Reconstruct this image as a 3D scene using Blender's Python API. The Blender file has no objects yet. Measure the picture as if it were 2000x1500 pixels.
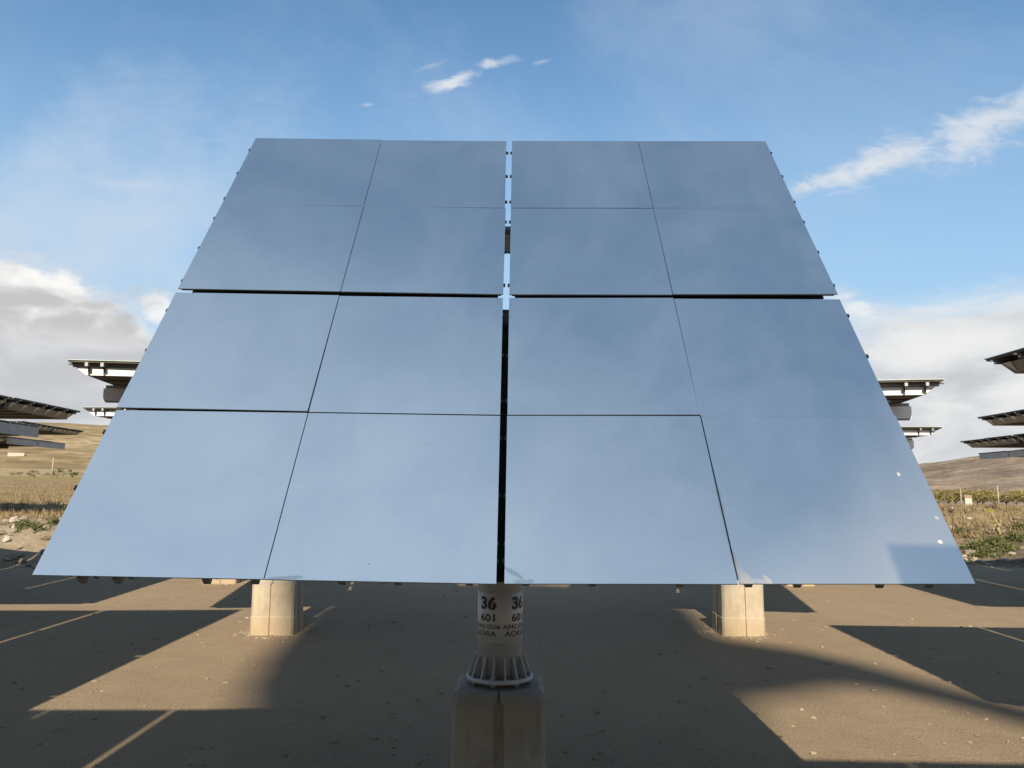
import bpy, bmesh, math, random
from math import radians as R, sin, cos, pi, atan2, hypot
from mathutils import Vector, Matrix, Euler, noise
random.seed(7)
S = bpy.context.scene
COL = S.collection

# ------------------------------------------------------------ camera
PIT, ROLL, FPX = 0.1293, 0.0053, 1576.6
cd = bpy.data.cameras.new('camera'); cam = bpy.data.objects.new('camera', cd); COL.objects.link(cam)
cd.sensor_width = 36.0; cd.lens = 36.0 * FPX / 2000.0; cd.clip_end = 20000; cd.clip_start = 0.05
fw = Vector((0, cos(PIT), sin(PIT))); r0 = Vector((1, 0, 0)); u0 = r0.cross(fw)
rr = r0 * cos(ROLL) + u0 * sin(ROLL); uu = -r0 * sin(ROLL) + u0 * cos(ROLL)
M = Matrix((rr, uu, -fw)).transposed().to_4x4(); M.translation = (0, 0, 1.65)
cam.matrix_world = M
S.camera = cam

# ------------------------------------------------------------ exposure
S.view_settings.view_transform = 'Standard'; S.view_settings.look = 'None'
S.view_settings.exposure = 0.85; S.view_settings.gamma = 1.0
S.view_settings.use_curve_mapping = False
S.render.engine = 'CYCLES'
S.cycles.max_bounces = 8; S.cycles.caustics_reflective = False; S.cycles.caustics_refractive = False
S.cycles.use_denoising = True

# ------------------------------------------------------------ sun
SUN_EL = R(36.0)
sd = bpy.data.lights.new('sun', 'SUN'); sd.energy = 5.0; sd.angle = R(0.5); sd.color = (1.0, 0.86, 0.66)
sun = bpy.data.objects.new('sun', sd); COL.objects.link(sun)
LD = Vector((0.015, 1.0, -math.tan(SUN_EL))).normalized()
sun.rotation_euler = LD.to_track_quat('-Z', 'Y').to_euler(); sun.location = (0, -20, 20)

# ------------------------------------------------------------ node helper
class NT:
    def __init__(s, tree): s.t = tree; s.n = tree.nodes; s.l = tree.links
    def node(s, typ, **k):
        n = s.n.new(typ)
        for a, b in k.items(): setattr(n, a, b)
        return n
    def set(s, sock, v):
        if isinstance(v, bpy.types.NodeSocket): s.l.new(v, sock)
        else:
            if isinstance(v, (tuple, list)) and sock.type == 'RGBA' and len(v) == 3: v = (*v, 1)
            sock.default_value = v
    def m(s, op, a, b=None, c=None, clamp=False):
        n = s.node('ShaderNodeMath', operation=op, use_clamp=clamp)
        s.set(n.inputs[0], a)
        if b is not None: s.set(n.inputs[1], b)
        if c is not None: s.set(n.inputs[2], c)
        return n.outputs[0]
    def vm(s, op, a, b=None):
        n = s.node('ShaderNodeVectorMath', operation=op)
        s.set(n.inputs[0], a)
        if b is not None:
            s.set(n.inputs[3] if op == 'SCALE' else n.inputs[1], b)
        return n.outputs[0]
    def ss(s, v, a, b, lo=0.0, hi=1.0):          # smooth map range
        n = s.node('ShaderNodeMapRange', interpolation_type='SMOOTHSTEP')
        s.set(n.inputs[0], v); s.set(n.inputs[1], a); s.set(n.inputs[2], b); s.set(n.inputs[3], lo); s.set(n.inputs[4], hi)
        return n.outputs[0]
    def noise(s, vec, scale, detail=4, rough=0.55, dist=0.0):
        n = s.node('ShaderNodeTexNoise')
        s.set(n.inputs['Vector'], vec); s.set(n.inputs['Scale'], scale); s.set(n.inputs['Detail'], detail)
        s.set(n.inputs['Roughness'], rough); s.set(n.inputs['Distortion'], dist)
        return n.outputs[0]
    def mix(s, f, a, b, mode='MIX'):
        n = s.node('ShaderNodeMix', data_type='RGBA', blend_type=mode)
        s.set(n.inputs[0], f); s.set(n.inputs[6], a); s.set(n.inputs[7], b)
        return n.outputs[2]
    def ramp(s, v, stops):
        n = s.node('ShaderNodeValToRGB'); e = n.color_ramp.elements
        while len(e) < len(stops): e.new(0.5)
        for x, (p, c) in zip(e, stops): x.position = p; x.color = (*c, 1)
        s.set(n.inputs[0], v); return n.outputs[0]
    def xyz(s, v):
        n = s.node('ShaderNodeSeparateXYZ'); s.set(n.inputs[0], v); return n.outputs
    def comb(s, x, y, z):
        n = s.node('ShaderNodeCombineXYZ')
        for i, v in enumerate((x, y, z)): s.set(n.inputs[i], v)
        return n.outputs[0]

# ------------------------------------------------------------ sky
W = bpy.data.worlds.new('World'); S.world = W; W.use_nodes = True
w = NT(W.node_tree); w.n.clear()
SKY = 0.0665
sky = w.node('ShaderNodeTexSky', sky_type='NISHITA'); sky.sun_disc = False
sky.sun_elevation = SUN_EL; sky.sun_rotation = R(180.5); sky.altitude = 300; sky.air_density = 1.0; sky.dust_density = 0.6; sky.ozone_density = 1.6
D = w.node('ShaderNodeTexCoord').outputs['Generated']
dx, dy, dz = w.xyz(D)
ysafe = w.m('MAXIMUM', dy, 0.02); U = w.m('DIVIDE', dx, ysafe); V = w.m('DIVIDE', dz, ysafe)
front = w.ss(dy, 0.05, 0.3)
warpn = w.node('ShaderNodeTexNoise'); w.set(warpn.inputs['Vector'], D); warpn.inputs['Scale'].default_value = 9; warpn.inputs['Detail'].default_value = 5
wx, wy, wz = w.xyz(w.vm('SUBTRACT', warpn.outputs['Color'], (0.5, 0.5, 0.5)))
fine = w.noise(w.comb(w.m('MULTIPLY', U, 1.0), w.m('MULTIPLY', V, 2.2), 0.0), 22, 6, 0.62, 0.6)
def blob(cu, cv, lu, lv, ang, warp=0.08, edge=(1.0, 0.25), tex=0.9):
    a = w.m('ADD', w.m('SUBTRACT', U, cu), w.m('MULTIPLY', wx, warp)); b = w.m('ADD', w.m('SUBTRACT', V, cv), w.m('MULTIPLY', wz, warp))
    c, s_ = cos(ang), sin(ang)
    p = w.m('DIVIDE', w.m('ADD', w.m('MULTIPLY', a, c), w.m('MULTIPLY', b, s_)), lu)
    q = w.m('DIVIDE', w.m('SUBTRACT', w.m('MULTIPLY', b, c), w.m('MULTIPLY', a, s_)), lv)
    d = w.m('SQRT', w.m('ADD', w.m('MULTIPLY', p, p), w.m('MULTIPLY', q, q)))
    d = w.m('ADD', d, w.m('MULTIPLY', w.m('SUBTRACT', fine, 0.5), tex * 2))
    return w.m('MULTIPLY', w.ss(d, edge[0], edge[1]), front)
def union(*ms):
    r = ms[0]
    for x in ms[1:]: r = w.m('MAXIMUM', r, x)
    return r
sc = lambda m, k: w.m('MULTIPLY', m, k)
small = union(
    sc(blob(-0.078, 0.527, 0.058, 0.013, 0.42, 0.05, (1.0, 0.1)), 0.95), sc(blob(-0.022, 0.557, 0.040, 0.010, 0.25, 0.05, (1.0, 0.0)), 0.7),
    sc(blob(-0.105, 0.551, 0.035, 0.006, 0.5, 0.05, (1.0, -0.2)), 0.25), sc(blob(-0.190, 0.497, 0.012, 0.004, 0.0, 0.02, (1.0, 0.0)), 0.4),
    sc(blob(0.038, 0.561, 0.014, 0.004, 0.3, 0.02, (1.0, 0.0)), 0.3),
    sc(blob(0.460, 0.420, 0.135, 0.025, 0.33, 0.06, (1.05, 0.05)), 0.9), sc(blob(0.40, 0.396, 0.06, 0.018, 0.2, 0.05, (1.0, 0.0)), 0.85),
    sc(blob(0.61, 0.465, 0.11, 0.036, 0.42, 0.08, (1.1, 0.0), 1.0), 0.85), sc(blob(0.66, 0.50, 0.06, 0.02, 0.7, 0.06, (1.0, 0.0)), 0.7),
    sc(blob(-0.515, 0.395, 0.10, 0.014, -0.12, 0.08, (1.1, -0.5), 0.5), 0.35))
# cumulus heaps standing on the bank of cloud low over the horizon
heap = union(
    blob(-0.63, 0.225, 0.155, 0.070, -0.12, 0.09, (1.02, 0.72), 0.30), blob(-0.55, 0.195, 0.12, 0.055, -0.2, 0.08, (1.02, 0.7), 0.30),
    sc(blob(-0.447, 0.228, 0.033, 0.028, 0.5, 0.07, (1.05, 0.4), 0.5), 0.85),
    sc(blob(0.437, 0.226, 0.030, 0.012, -0.2, 0.04, (1.1, 0.4), 0.4), 0.75), sc(blob(0.42, 0.243, 0.022, 0.006, 0.1, 0.03, (1.1, 0.2), 0.4), 0.6))
el = w.m('ARCSINE', dz)                                        # radians above horizon
lay = w.noise(w.vm('MULTIPLY', D, (1.0, 1.0, 3.2)), 3.2, 7, 0.6, 0.4)
bank = w.ss(w.m('ADD', el, w.m('MULTIPLY', w.m('SUBTRACT', lay, 0.5), -0.42)), 0.235, 0.135)
bank = w.m('MULTIPLY', bank, 0.97)
# thin high veil, thicker towards the left of the photograph
veiln = w.noise(w.vm('MULTIPLY', D, (1.0, 0.6, 1.6)), 2.0, 6, 0.6, 0.6)
veil = w.ss(veiln, 0.44, 0.76, 0.0, 0.30)
veilL = w.m('MULTIPLY', blob(-0.54, 0.33, 0.30, 0.20, 0.3, 0.35, (1.25, -0.1), 0.22), 0.82)
hi = w.ss(dz, 0.60, 0.82)                                     # thin cirrus sheet overhead, thickening towards the sun
wisps = w.noise(w.vm('MULTIPLY', D, (1.0, 1.3, 1.0)), 5.0, 7, 0.6, 0.8)
over = w.m('MULTIPLY', hi, w.m('ADD', w.ss(w.m('ADD', dy, w.m('MULTIPLY', dx, 0.45)), 0.18, -0.36, 0.20, 0.72), w.m('MULTIPLY', w.m('SUBTRACT', wisps, 0.5), 0.35)))
veil2 = w.m('MAXIMUM', w.m('MAXIMUM', veil, veilL), over)
lowhaze = w.ss(dz, 0.58, 0.02, 0.0, 0.85)
shade = w.noise(w.vm('MULTIPLY', D, (1.0, 1.0, 3.0)), 4.6, 5, 0.50, 0.3)
puff = w.noise(w.vm('MULTIPLY', D, (1.0, 1.0, 2.0)), 8.5, 5, 0.52, 0.2)
K = 1.0 / SKY / 2 ** S.view_settings.exposure
ccol = w.ramp(w.ss(shade, 0.36, 0.60), [(0.0, (0.58, 0.585, 0.61)), (0.45, (0.70, 0.71, 0.73)), (1.0, (0.86, 0.86, 0.85))])
pcol = w.ramp(w.ss(w.m('ADD', puff, w.m('MULTIPLY', w.m('SUBTRACT', V, 0.21), 1.5)), 0.37, 0.56), [(0.0, (0.57, 0.57, 0.58)), (0.45, (0.75, 0.75, 0.745)), (1.0, (0.97, 0.96, 0.94))])
ccol = w.vm('SCALE', w.mix(w.m('MULTIPLY', heap, w.ss(el, 0.14, 0.18)), ccol, pcol), K)
wh = tuple(x * K for x in (0.74, 0.78, 0.83)); hz = tuple(x * K for x in (0.42, 0.60, 0.775)); vl = tuple(x * K for x in (0.58, 0.69, 0.82))
c = w.mix(1.0, sky.outputs[0], w.mix(w.ss(dz, 0.45, 0.85), (1.06, 1.37, 1.43), (0.80, 1.16, 1.20)), 'MULTIPLY')
c = w.mix(lowhaze, c, hz)
c = w.mix(w.m('MAXIMUM', veil, veilL), c, vl)
c = w.mix(over, c, tuple(x * K for x in (0.53, 0.64, 0.77)))
c = w.mix(small, c, wh)
c = w.mix(w.m('MAXIMUM', bank, heap), c, ccol)
c = w.mix(w.ss(dz, -0.002, -0.03), c, tuple(x * K for x in (0.22, 0.18, 0.13)))
bg = w.node('ShaderNodeBackground'); w.set(bg.inputs[0], c); bg.inputs[1].default_value = SKY
out = w.node('ShaderNodeOutputWorld'); w.l.new(bg.outputs[0], out.inputs[0])

# ------------------------------------------------------------ materials
def material(name):
    m = bpy.data.materials.new(name); m.use_nodes = True
    t = NT(m.node_tree); return m, t, t.n['Principled BSDF']
def simple(name, col, rough=0.6, metal=0.0, var=0.12, scale=6, bump=0.0):
    m, t, b = material(name)
    P = t.node('ShaderNodeTexCoord').outputs['Object']
    n = t.noise(P, scale, 6, 0.65)
    n2 = t.noise(P, scale * 9, 3, 0.6)
    v = t.m('ADD', t.m('MULTIPLY', n, 0.7), t.m('MULTIPLY', n2, 0.3))
    lo = tuple(x * (1 - var * 1.6) for x in col); hi = tuple(min(1, x * (1 + var * 1.6)) for x in col)
    t.set(b.inputs['Base Color'], t.ramp(v, [(0.3, lo), (0.7, hi)]))
    t.set(b.inputs['Roughness'], t.m('ADD', rough - 0.08, t.m('MULTIPLY', n, 0.16))); b.inputs['Metallic'].default_value = metal
    if bump:
        bn = t.node('ShaderNodeBump'); bn.inputs['Strength'].default_value = 0.5; bn.inputs['Distance'].default_value = bump
        t.set(bn.inputs['Height'], t.noise(P, scale * 14, 5, 0.7)); t.set(b.inputs['Normal'], bn.outputs[0])
    return m

GALV = simple('galvanised_steel', (0.32, 0.325, 0.33), 0.5, 0.35, 0.15, 5)
RAIL = simple('light_frame_steel', (0.80, 0.79, 0.76), 0.45, 0.1, 0.06, 3)
DARK = simple('weathered_dark_steel', (0.07, 0.066, 0.06), 0.6, 0.2, 0.25, 4)
ALU = simple('polished_aluminium_sheet', (0.97, 0.96, 0.94), 0.3, 0.4, 0.02, 2)
GAP_SHADE = simple('gap_shade_black', (0.006, 0.006, 0.006), 0.95)  # near-black colour stands in for the shade seen through the centre gap
BACK = simple('facet_backing', (0.085, 0.075, 0.062), 0.65, 0.0, 0.25, 3)
POLE = simple('grey_pole_steel', (0.54, 0.56, 0.57), 0.5, 0.1, 0.12, 7)
SEAL = simple('seam_pale_strip', (0.085, 0.105, 0.13), 0.6, 0, 0.2, 9)
DECAL = simple('label_white', (0.70, 0.71, 0.69), 0.4, 0, 0.05, 12)
INK = simple('label_ink', (0.012, 0.012, 0.012), 0.5)
INKB = simple('label_logo_ink', (0.03, 0.06, 0.085), 0.5)
BLACK = simple('black_rubber', (0.012, 0.012, 0.012), 0.7)
TOWER = simple('tower_render', (0.7, 0.69, 0.66), 0.7)

def concrete():
    m, t, b = material('cast_concrete')
    tc = t.node('ShaderNodeTexCoord'); P = tc.outputs['Object']
    x, y, z = t.xyz(P)
    n = t.noise(P, 4.0, 8, 0.65, 0.3)
    n2 = t.noise(t.vm('MULTIPLY', P, (9.0, 9.0, 1.6)), 2.2, 5, 0.6)
    base = t.ramp(t.m('ADD', t.m('MULTIPLY', n, 0.6), t.m('MULTIPLY', n2, 0.4)), [(0.3, (0.34, 0.27, 0.18)), (0.5, (0.48, 0.395, 0.28)), (0.75, (0.58, 0.50, 0.38))])
    # brown soil staining up the foot and grey weathered cap
    foot = t.ss(t.m('ADD', z, t.m('MULTIPLY', n, 0.25)), 0.42, 0.22, 0.0, 0.6)
    base = t.mix(foot, base, (0.42, 0.30, 0.17))
    cap = t.ss(t.m('ADD', z, t.m('MULTIPLY', n, 0.10)), 0.58, 0.64, 0.0, 0.6)
    base = t.mix(cap, base, (0.36, 0.34, 0.30))
    t.set(b.inputs['Base Color'], t.mix(1.0, base, (0.76, 0.79, 0.84), 'MULTIPLY')); b.inputs['Roughness'].default_value = 0.9
    bn = t.node('ShaderNodeBump'); bn.inputs['Strength'].default_value = 0.6; bn.inputs['Distance'].default_value = 0.006
    t.set(bn.inputs['Height'], t.noise(P, 45, 6, 0.7)); t.set(b.inputs['Normal'], bn.outputs[0])
    return m
CONC = concrete()

def mirror(name, main):
    m, t, b = material(name); t.n.remove(b)
    uv = t.node('ShaderNodeUVMap', uv_map='plate').outputs[0]
    ux, uy, _ = t.xyz(uv)
    g = t.node('ShaderNodeBsdfGlossy'); g.inputs['Roughness'].default_value = 0.03
    runs = t.noise(t.vm('MULTIPLY', uv, (9.0, 1.3, 1.0)), 1.0, 7, 0.65, 0.8); film = t.noise(uv, 2.2, 6, 0.62, 0.5); mott = t.noise(uv, 18, 4, 0.6)
    fl = t.m('ADD', t.m('MULTIPLY', t.ss(runs, 0.30, 0.70), 0.25), t.m('ADD', t.m('MULTIPLY', t.ss(film, 0.38, 0.62), 0.45), t.m('MULTIPLY', mott, 0.15)))
    t.set(g.inputs['Color'], t.mix(fl, (0.86, 0.89, 0.90), (0.95, 0.96, 0.955)))
    bn = t.node('ShaderNodeBump'); bn.inputs['Strength'].default_value = 0.12; bn.inputs['Distance'].default_value = 0.004
    t.set(bn.inputs['Height'], t.noise(uv, 1.6, 2, 0.5)); t.set(g.inputs['Normal'], bn.outputs[0])
    d = t.node('ShaderNodeBsdfDiffuse'); t.set(d.inputs['Color'], (0.33, 0.32, 0.30))
    cloud = t.noise(uv, 0.9, 7, 0.6, 0.5); speck = t.noise(uv, 60, 3, 0.7)
    dust = t.m('ADD', 0.055, t.m('MULTIPLY', t.m('SUBTRACT', cloud, 0.45), 0.20))
    dust = t.m('ADD', dust, t.m('MULTIPLY', t.m('SUBTRACT', speck, 0.5), 0.03))
    dust = t.m('ADD', dust, t.ss(t.m('SUBTRACT', uy, t.m('MULTIPLY', ux, -0.25)), 0.6, -2.2, 0.0, 0.14))
    if main:
        ns = t.noise(uv, 14, 6, 0.7, 0.8)
        def splat(cu, cv, ru, rv, ang=0.0, k=1.0, tex=1.6):
            a = t.m('SUBTRACT', ux, cu); bb = t.m('SUBTRACT', uy, cv); c_, s_ = cos(ang), sin(ang)
            p = t.m('DIVIDE', t.m('ADD', t.m('MULTIPLY', a, c_), t.m('MULTIPLY', bb, s_)), ru)
            q = t.m('DIVIDE', t.m('SUBTRACT', t.m('MULTIPLY', bb, c_), t.m('MULTIPLY', a, s_)), rv)
            dd = t.m('SQRT', t.m('ADD', t.m('MULTIPLY', p, p), t.m('MULTIPLY', q, q)))
            dd = t.m('ADD', dd, t.m('MULTIPLY', t.m('SUBTRACT', ns, 0.5), tex))
            return t.ss(dd, 1.0, 0.5, 0.0, k)
        sp = splat(0.945, -1.80, 0.035, 0.055, 0.2, 0.6, 1.6)
        for a in ((0.925, -1.73, 0.012, 0.10, 0.15, 0.6, 1.0), (0.99, -1.805, 0.12, 0.012, -0.25, 0.4, 2.8), (1.03, -1.80, 0.012, 0.030, 0.5, 0.55, 1.4),
                  (0.05, -1.77, 0.085, 0.010, -0.6, 0.35, 2.6), (0.09, -1.81, 0.05, 0.012, 0, 0.3, 2.6), (1.713, -1.265, 0.009, 0.014, 0, 0.8, 0.5),
                  (1.759, -1.618, 0.013, 0.012, 0, 0.8, 0.8), (1.79, -1.498, 0.012, 0.012, 0, 0.25, 0.8), (0.917, -0.912, 0.018, 0.012, -0.5, 0.5, 1.2),
                  (-0.85, -1.80, 0.10, 0.012, 0.1, 0.35, 2.0), (0.915, -1.4, 0.010, 0.30, 0.0, 0.3, 3.0)):
            sp = t.m('MAXIMUM', sp, splat(*a))
        spots = t.node('ShaderNodeTexVoronoi'); t.set(spots.inputs['Vector'], uv); spots.inputs['Scale'].default_value = 6
        few = t.m('MULTIPLY', t.ss(spots.outputs['Distance'], 0.035, 0.02), t.m('GREATER_THAN', t.xyz(spots.outputs['Color'])[0], 0.86))
        sp = t.m('MAXIMUM', sp, t.m('MULTIPLY', few, 0.35))
        # grime gathered along the edges of every panel
        def edge(c_): 
            a = t.m('ABSOLUTE', t.m('SUBTRACT', t.m('ABSOLUTE', c_), 0.915)); b_ = t.m('ABSOLUTE', t.m('SUBTRACT', t.m('ABSOLUTE', c_), 1.82)); e_ = t.m('ABSOLUTE', c_)
            return t.m('MINIMUM', a, t.m('MINIMUM', b_, e_))
        eg = t.ss(t.m('ADD', edge(uy), t.m('MULTIPLY', t.m('SUBTRACT', ns, 0.5), 0.03)), 0.018, 0.004, 0.0, 0.06)
        dust = t.m('ADD', dust, eg)
        # dust thinned towards the left so the heliostat shadow there hardly shows
        dust = t.m('MULTIPLY', dust, t.ss(t.m('ADD', ux, t.m('MULTIPLY', t.m('SUBTRACT', cloud, 0.5), 0.8)), -0.6, 1.3, 0.06, 1.0))
        dust = t.m('MAXIMUM', dust, t.m('MULTIPLY', sp, 0.75))
    dust = t.m('MAXIMUM', dust, 0.004)
    mx = t.node('ShaderNodeMixShader'); t.set(mx.inputs[0], dust); t.l.new(g.outputs[0], mx.inputs[1]); t.l.new(d.outputs[0], mx.inputs[2])
    if main:
        w2 = t.node('ShaderNodeBsdfDiffuse'); t.set(w2.inputs['Color'], (0.62, 0.61, 0.59))
        m2 = t.node('ShaderNodeMixShader'); t.set(m2.inputs[0], t.m('MULTIPLY', sp, 0.7)); t.l.new(mx.outputs[0], m2.inputs[1]); t.l.new(w2.outputs[0], m2.inputs[2]); mx = m2
    t.l.new(mx.outputs[0], t.n['Material Output'].inputs[0])
    return m
MIRM = mirror('dusty_mirror_glass_stained', True); MIR = mirror('dusty_mirror_glass', False)
EDGE = simple('glass_edge', (0.42, 0.50, 0.48), 0.3)

# ------------------------------------------------------------ mesh helpers
class MB:
    def __init__(s): s.b = bmesh.new()
    def box(s, x0, x1, y0, y1, z0, z1, mi=0):
        v = [s.b.verts.new(p) for p in ((x0,y0,z0),(x1,y0,z0),(x1,y1,z0),(x0,y1,z0),(x0,y0,z1),(x1,y0,z1),(x1,y1,z1),(x0,y1,z1))]
        for f in ((3,2,1,0),(4,5,6,7),(0,1,5,4),(1,2,6,5),(2,3,7,6),(3,0,4,7)):
            s.b.faces.new([v[i] for i in f]).material_index = mi
        return v
    def lathe(s, prof, n=32, cx=0, cy=0, axis='z', cap=True):
        rings = []
        for r, z in prof:
            ring = []
            for k in range(n):
                a = 2 * pi * k / n
                p = (cx + r * cos(a), cy + r * sin(a), z) if axis == 'z' else (z, cx + r * cos(a), cy + r * sin(a))
                ring.append(s.b.verts.new(p))
            rings.append(ring)
        for A, B in zip(rings, rings[1:]):
            for k in range(n): s.b.faces.new((A[k], A[(k+1) % n], B[(k+1) % n], B[k])).smooth = True
        if cap: s.b.faces.new(rings[0][::-1]); s.b.faces.new(rings[-1])
    def prism(s, pts, h0, h1, fn):             # pts in 2D, extruded, fn(x, y, h) -> 3D
        A = [s.b.verts.new(fn(x, y, h0)) for x, y in pts]; B = [s.b.verts.new(fn(x, y, h1)) for x, y in pts]
        s.b.faces.new(A[::-1]); s.b.faces.new(B); n = len(pts)
        for k in range(n): s.b.faces.new((A[k], A[(k+1) % n], B[(k+1) % n], B[k]))
    def mesh(s, name, *mats):
        bmesh.ops.recalc_face_normals(s.b, faces=s.b.faces)
        me = bpy.data.meshes.new(name); s.b.to_mesh(me); s.b.free()
        for m in mats: me.materials.append(m)
        return me
def link(name, me, parent=None, loc=(0,0,0), rot=(0,0,0), **props):
    o = bpy.data.objects.new(name, me); COL.objects.link(o)
    o.location = loc; o.rotation_euler = rot
    if parent: o.parent = parent
    for k, v in props.items(): o[k] = v
    return o

# ------------------------------------------------------------ terrain
def sst(a, b, x):
    t = max(0.0, min(1.0, (x - a) / (b - a))); return t * t * (3 - 2 * t)
def fbm(x, y, o=4, s=0.0):
    return noise.fractal(Vector((x, y, s)), 1.0, 2.0, o)
def yard_edge(az):
    return 19.4 + 2.0 * sst(-10, 10, az) + 0.7 * fbm(az * 0.12, 3.0)
def height(x, y):
    r = hypot(x, y); az = math.degrees(atan2(x, y))
    t = r - yard_edge(az)
    if t < -0.3: return 0.0
    wR = sst(-8, 8, az) if abs(az) < 90 else (1.0 if az > 0 else 0.0)
    # left: bank, rising dry field, hill
    L = 0.78 * sst(-0.3, 3.0, t) + 0.020 * max(0, t - 3)
    L += 36.0 * sst(170, 620, r) + 1.5 * fbm(x * 0.012, y * 0.012) * sst(120, 300, r) - 0.016 * max(0, r - 150)
    Rh = 1.08 * sst(-0.3, 7.0, t) - 0.0140 * min(230, max(0, t - 7))
    prof = sst(24, 36, az) if az < 90 else 1.0
    top = 33 + 44 * (0.22 + 0.78 * prof)
    Rh += top * sst(420, 1500, r) * (1 + 0.0 * az) + 5.0 * fbm(x * 0.004, y * 0.004, 5) * sst(450, 900, r)
    z = L * (1 - wR) + Rh * wR
    rough = sst(-0.3, 1.5, t)
    z += rough * (0.07 * fbm(x * 0.5, y * 0.5, 5) + 0.05 * fbm(x * 2.1, y * 2.1, 4)) * (1 - 0.5 * sst(25, 60, r))
    hm = sst(250, 700, r)
    z += hm * (2.4 * fbm(x * 0.008, y * 0.008, 6, 4.0) - 3.6 * abs(fbm(x * 0.013, y * 0.013, 5, 9.0)) * sst(300, 900, r) - 1.0 * abs(fbm(x * 0.03, y * 0.03, 4, 2.0)))
    return z
def polar(name, radii, mat, step_front, **props):
    azs = []; a = -180.0
    while a < 180.0 - 1e-6:
        azs.append(a); a += step_front if -38 <= a < 38 else 2.0
    vs, fs = [], []; n = len(azs)
    for r in radii:
        for az in azs:
            x, y = r * sin(R(az)), r * cos(R(az)); vs.append((x, y, height(x, y)))
    for i in range(len(radii) - 1):
        for k in range(n):
            k2 = (k + 1) % n; fs.append((i*n+k, i*n+k2, (i+1)*n+k2, (i+1)*n+k))
    me = bpy.data.meshes.new(name); me.from_pydata(vs, [], fs); me.materials.append(mat)
    me.update()
    for p in me.polygons: p.use_smooth = True
    if me.polygons[len(me.polygons)//2].normal.z < 0: me.flip_normals()
    o = link(name, me); o['kind'] = 'structure'
    for k, v in props.items(): o[k] = v
    return o

def yard_mat():
    m, t, b = material('packed_gravel_earth')
    P = t.node('ShaderNodeNewGeometry').outputs['Position']
    big = t.noise(P, 0.28, 6, 0.6, 0.4); mid = t.noise(P, 2.3, 7, 0.65, 0.2); fn = t.noise(P, 38, 6, 0.75)
    trk = t.noise(t.vm('MULTIPLY', P, (2.2, 0.35, 1.0)), 1.0, 5, 0.6, 0.3)
    v = t.m('ADD', t.m('ADD', t.m('MULTIPLY', big, 0.30), t.m('MULTIPLY', mid, 0.25)), t.m('ADD', t.m('MULTIPLY', fn, 0.33), t.m('MULTIPLY', trk, 0.12)))
    col = t.ramp(v, [(0.34, (0.19, 0.142, 0.082)), (0.47, (0.325, 0.250, 0.150)), (0.56, (0.40, 0.312, 0.192)), (0.70, (0.52, 0.42, 0.28))])
    vo = t.node('ShaderNodeTexVoronoi'); t.set(vo.inputs['Vector'], P); vo.inputs['Scale'].default_value = 34; vo.inputs['Randomness'].default_value = 1
    cr = t.xyz(vo.outputs['Color'])[0]
    peb = t.m('MULTIPLY', t.ss(vo.outputs['Distance'], 0.42, 0.25), t.m('GREATER_THAN', cr, 0.80))
    pcol = t.mix(t.xyz(vo.outputs['Color'])[1], (0.13, 0.10, 0.07), (0.62, 0.53, 0.40))
    col = t.mix(t.m('MULTIPLY', peb, 0.75), col, pcol)
    px_, py_, _z = t.xyz(P)
    wv = t.m('ADD', px_, t.m('MULTIPLY', t.noise(t.vm('MULTIPLY', P, (0.0, 1.0, 0.0)), 0.22, 2, 0.5), 1.2))
    rut = None
    for cxx in (-3.3, -1.9, 2.9, 4.3, 7.4, 8.8):
        q = t.ss(t.m('ABSOLUTE', t.m('SUBTRACT', wv, cxx + 0.6)), 0.22, 0.08)
        rut = q if rut is None else t.m('MAXIMUM', rut, q)
    rutn = t.m('MULTIPLY', rut, t.ss(t.noise(P, 1.3, 4, 0.6), 0.42, 0.60))
    col = t.mix(t.m('MULTIPLY', rutn, 0.30), col, (0.46, 0.375, 0.25))
    patch = t.ss(t.noise(P, 0.75, 6, 0.68, 0.8), 0.52, 0.66)
    col = t.mix(t.m('MULTIPLY', patch, 0.30), col, (0.20, 0.150, 0.092))
    grit = t.ss(t.noise(P, 95, 3, 0.8), 0.40, 0.62)
    col = t.mix(0.48, col, t.mix(grit, (0.12, 0.088, 0.052), (0.60, 0.49, 0.33)))
    t.set(b.inputs['Base Color'], t.mix(1.0, col, (0.585, 0.555, 0.545), 'MULTIPLY')); b.inputs['Roughness'].default_value = 0.95
    h = t.m('ADD', t.m('MULTIPLY', fn, 0.5), t.m('ADD', t.m('MULTIPLY', peb, 0.35), t.m('MULTIPLY', mid, 1.2)))
    bn = t.node('ShaderNodeBump'); bn.inputs['Strength'].default_value = 0.7; bn.inputs['Distance'].default_value = 0.030
    t.set(bn.inputs['Height'], h); t.set(b.inputs['Normal'], bn.outputs[0])
    return m
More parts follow.
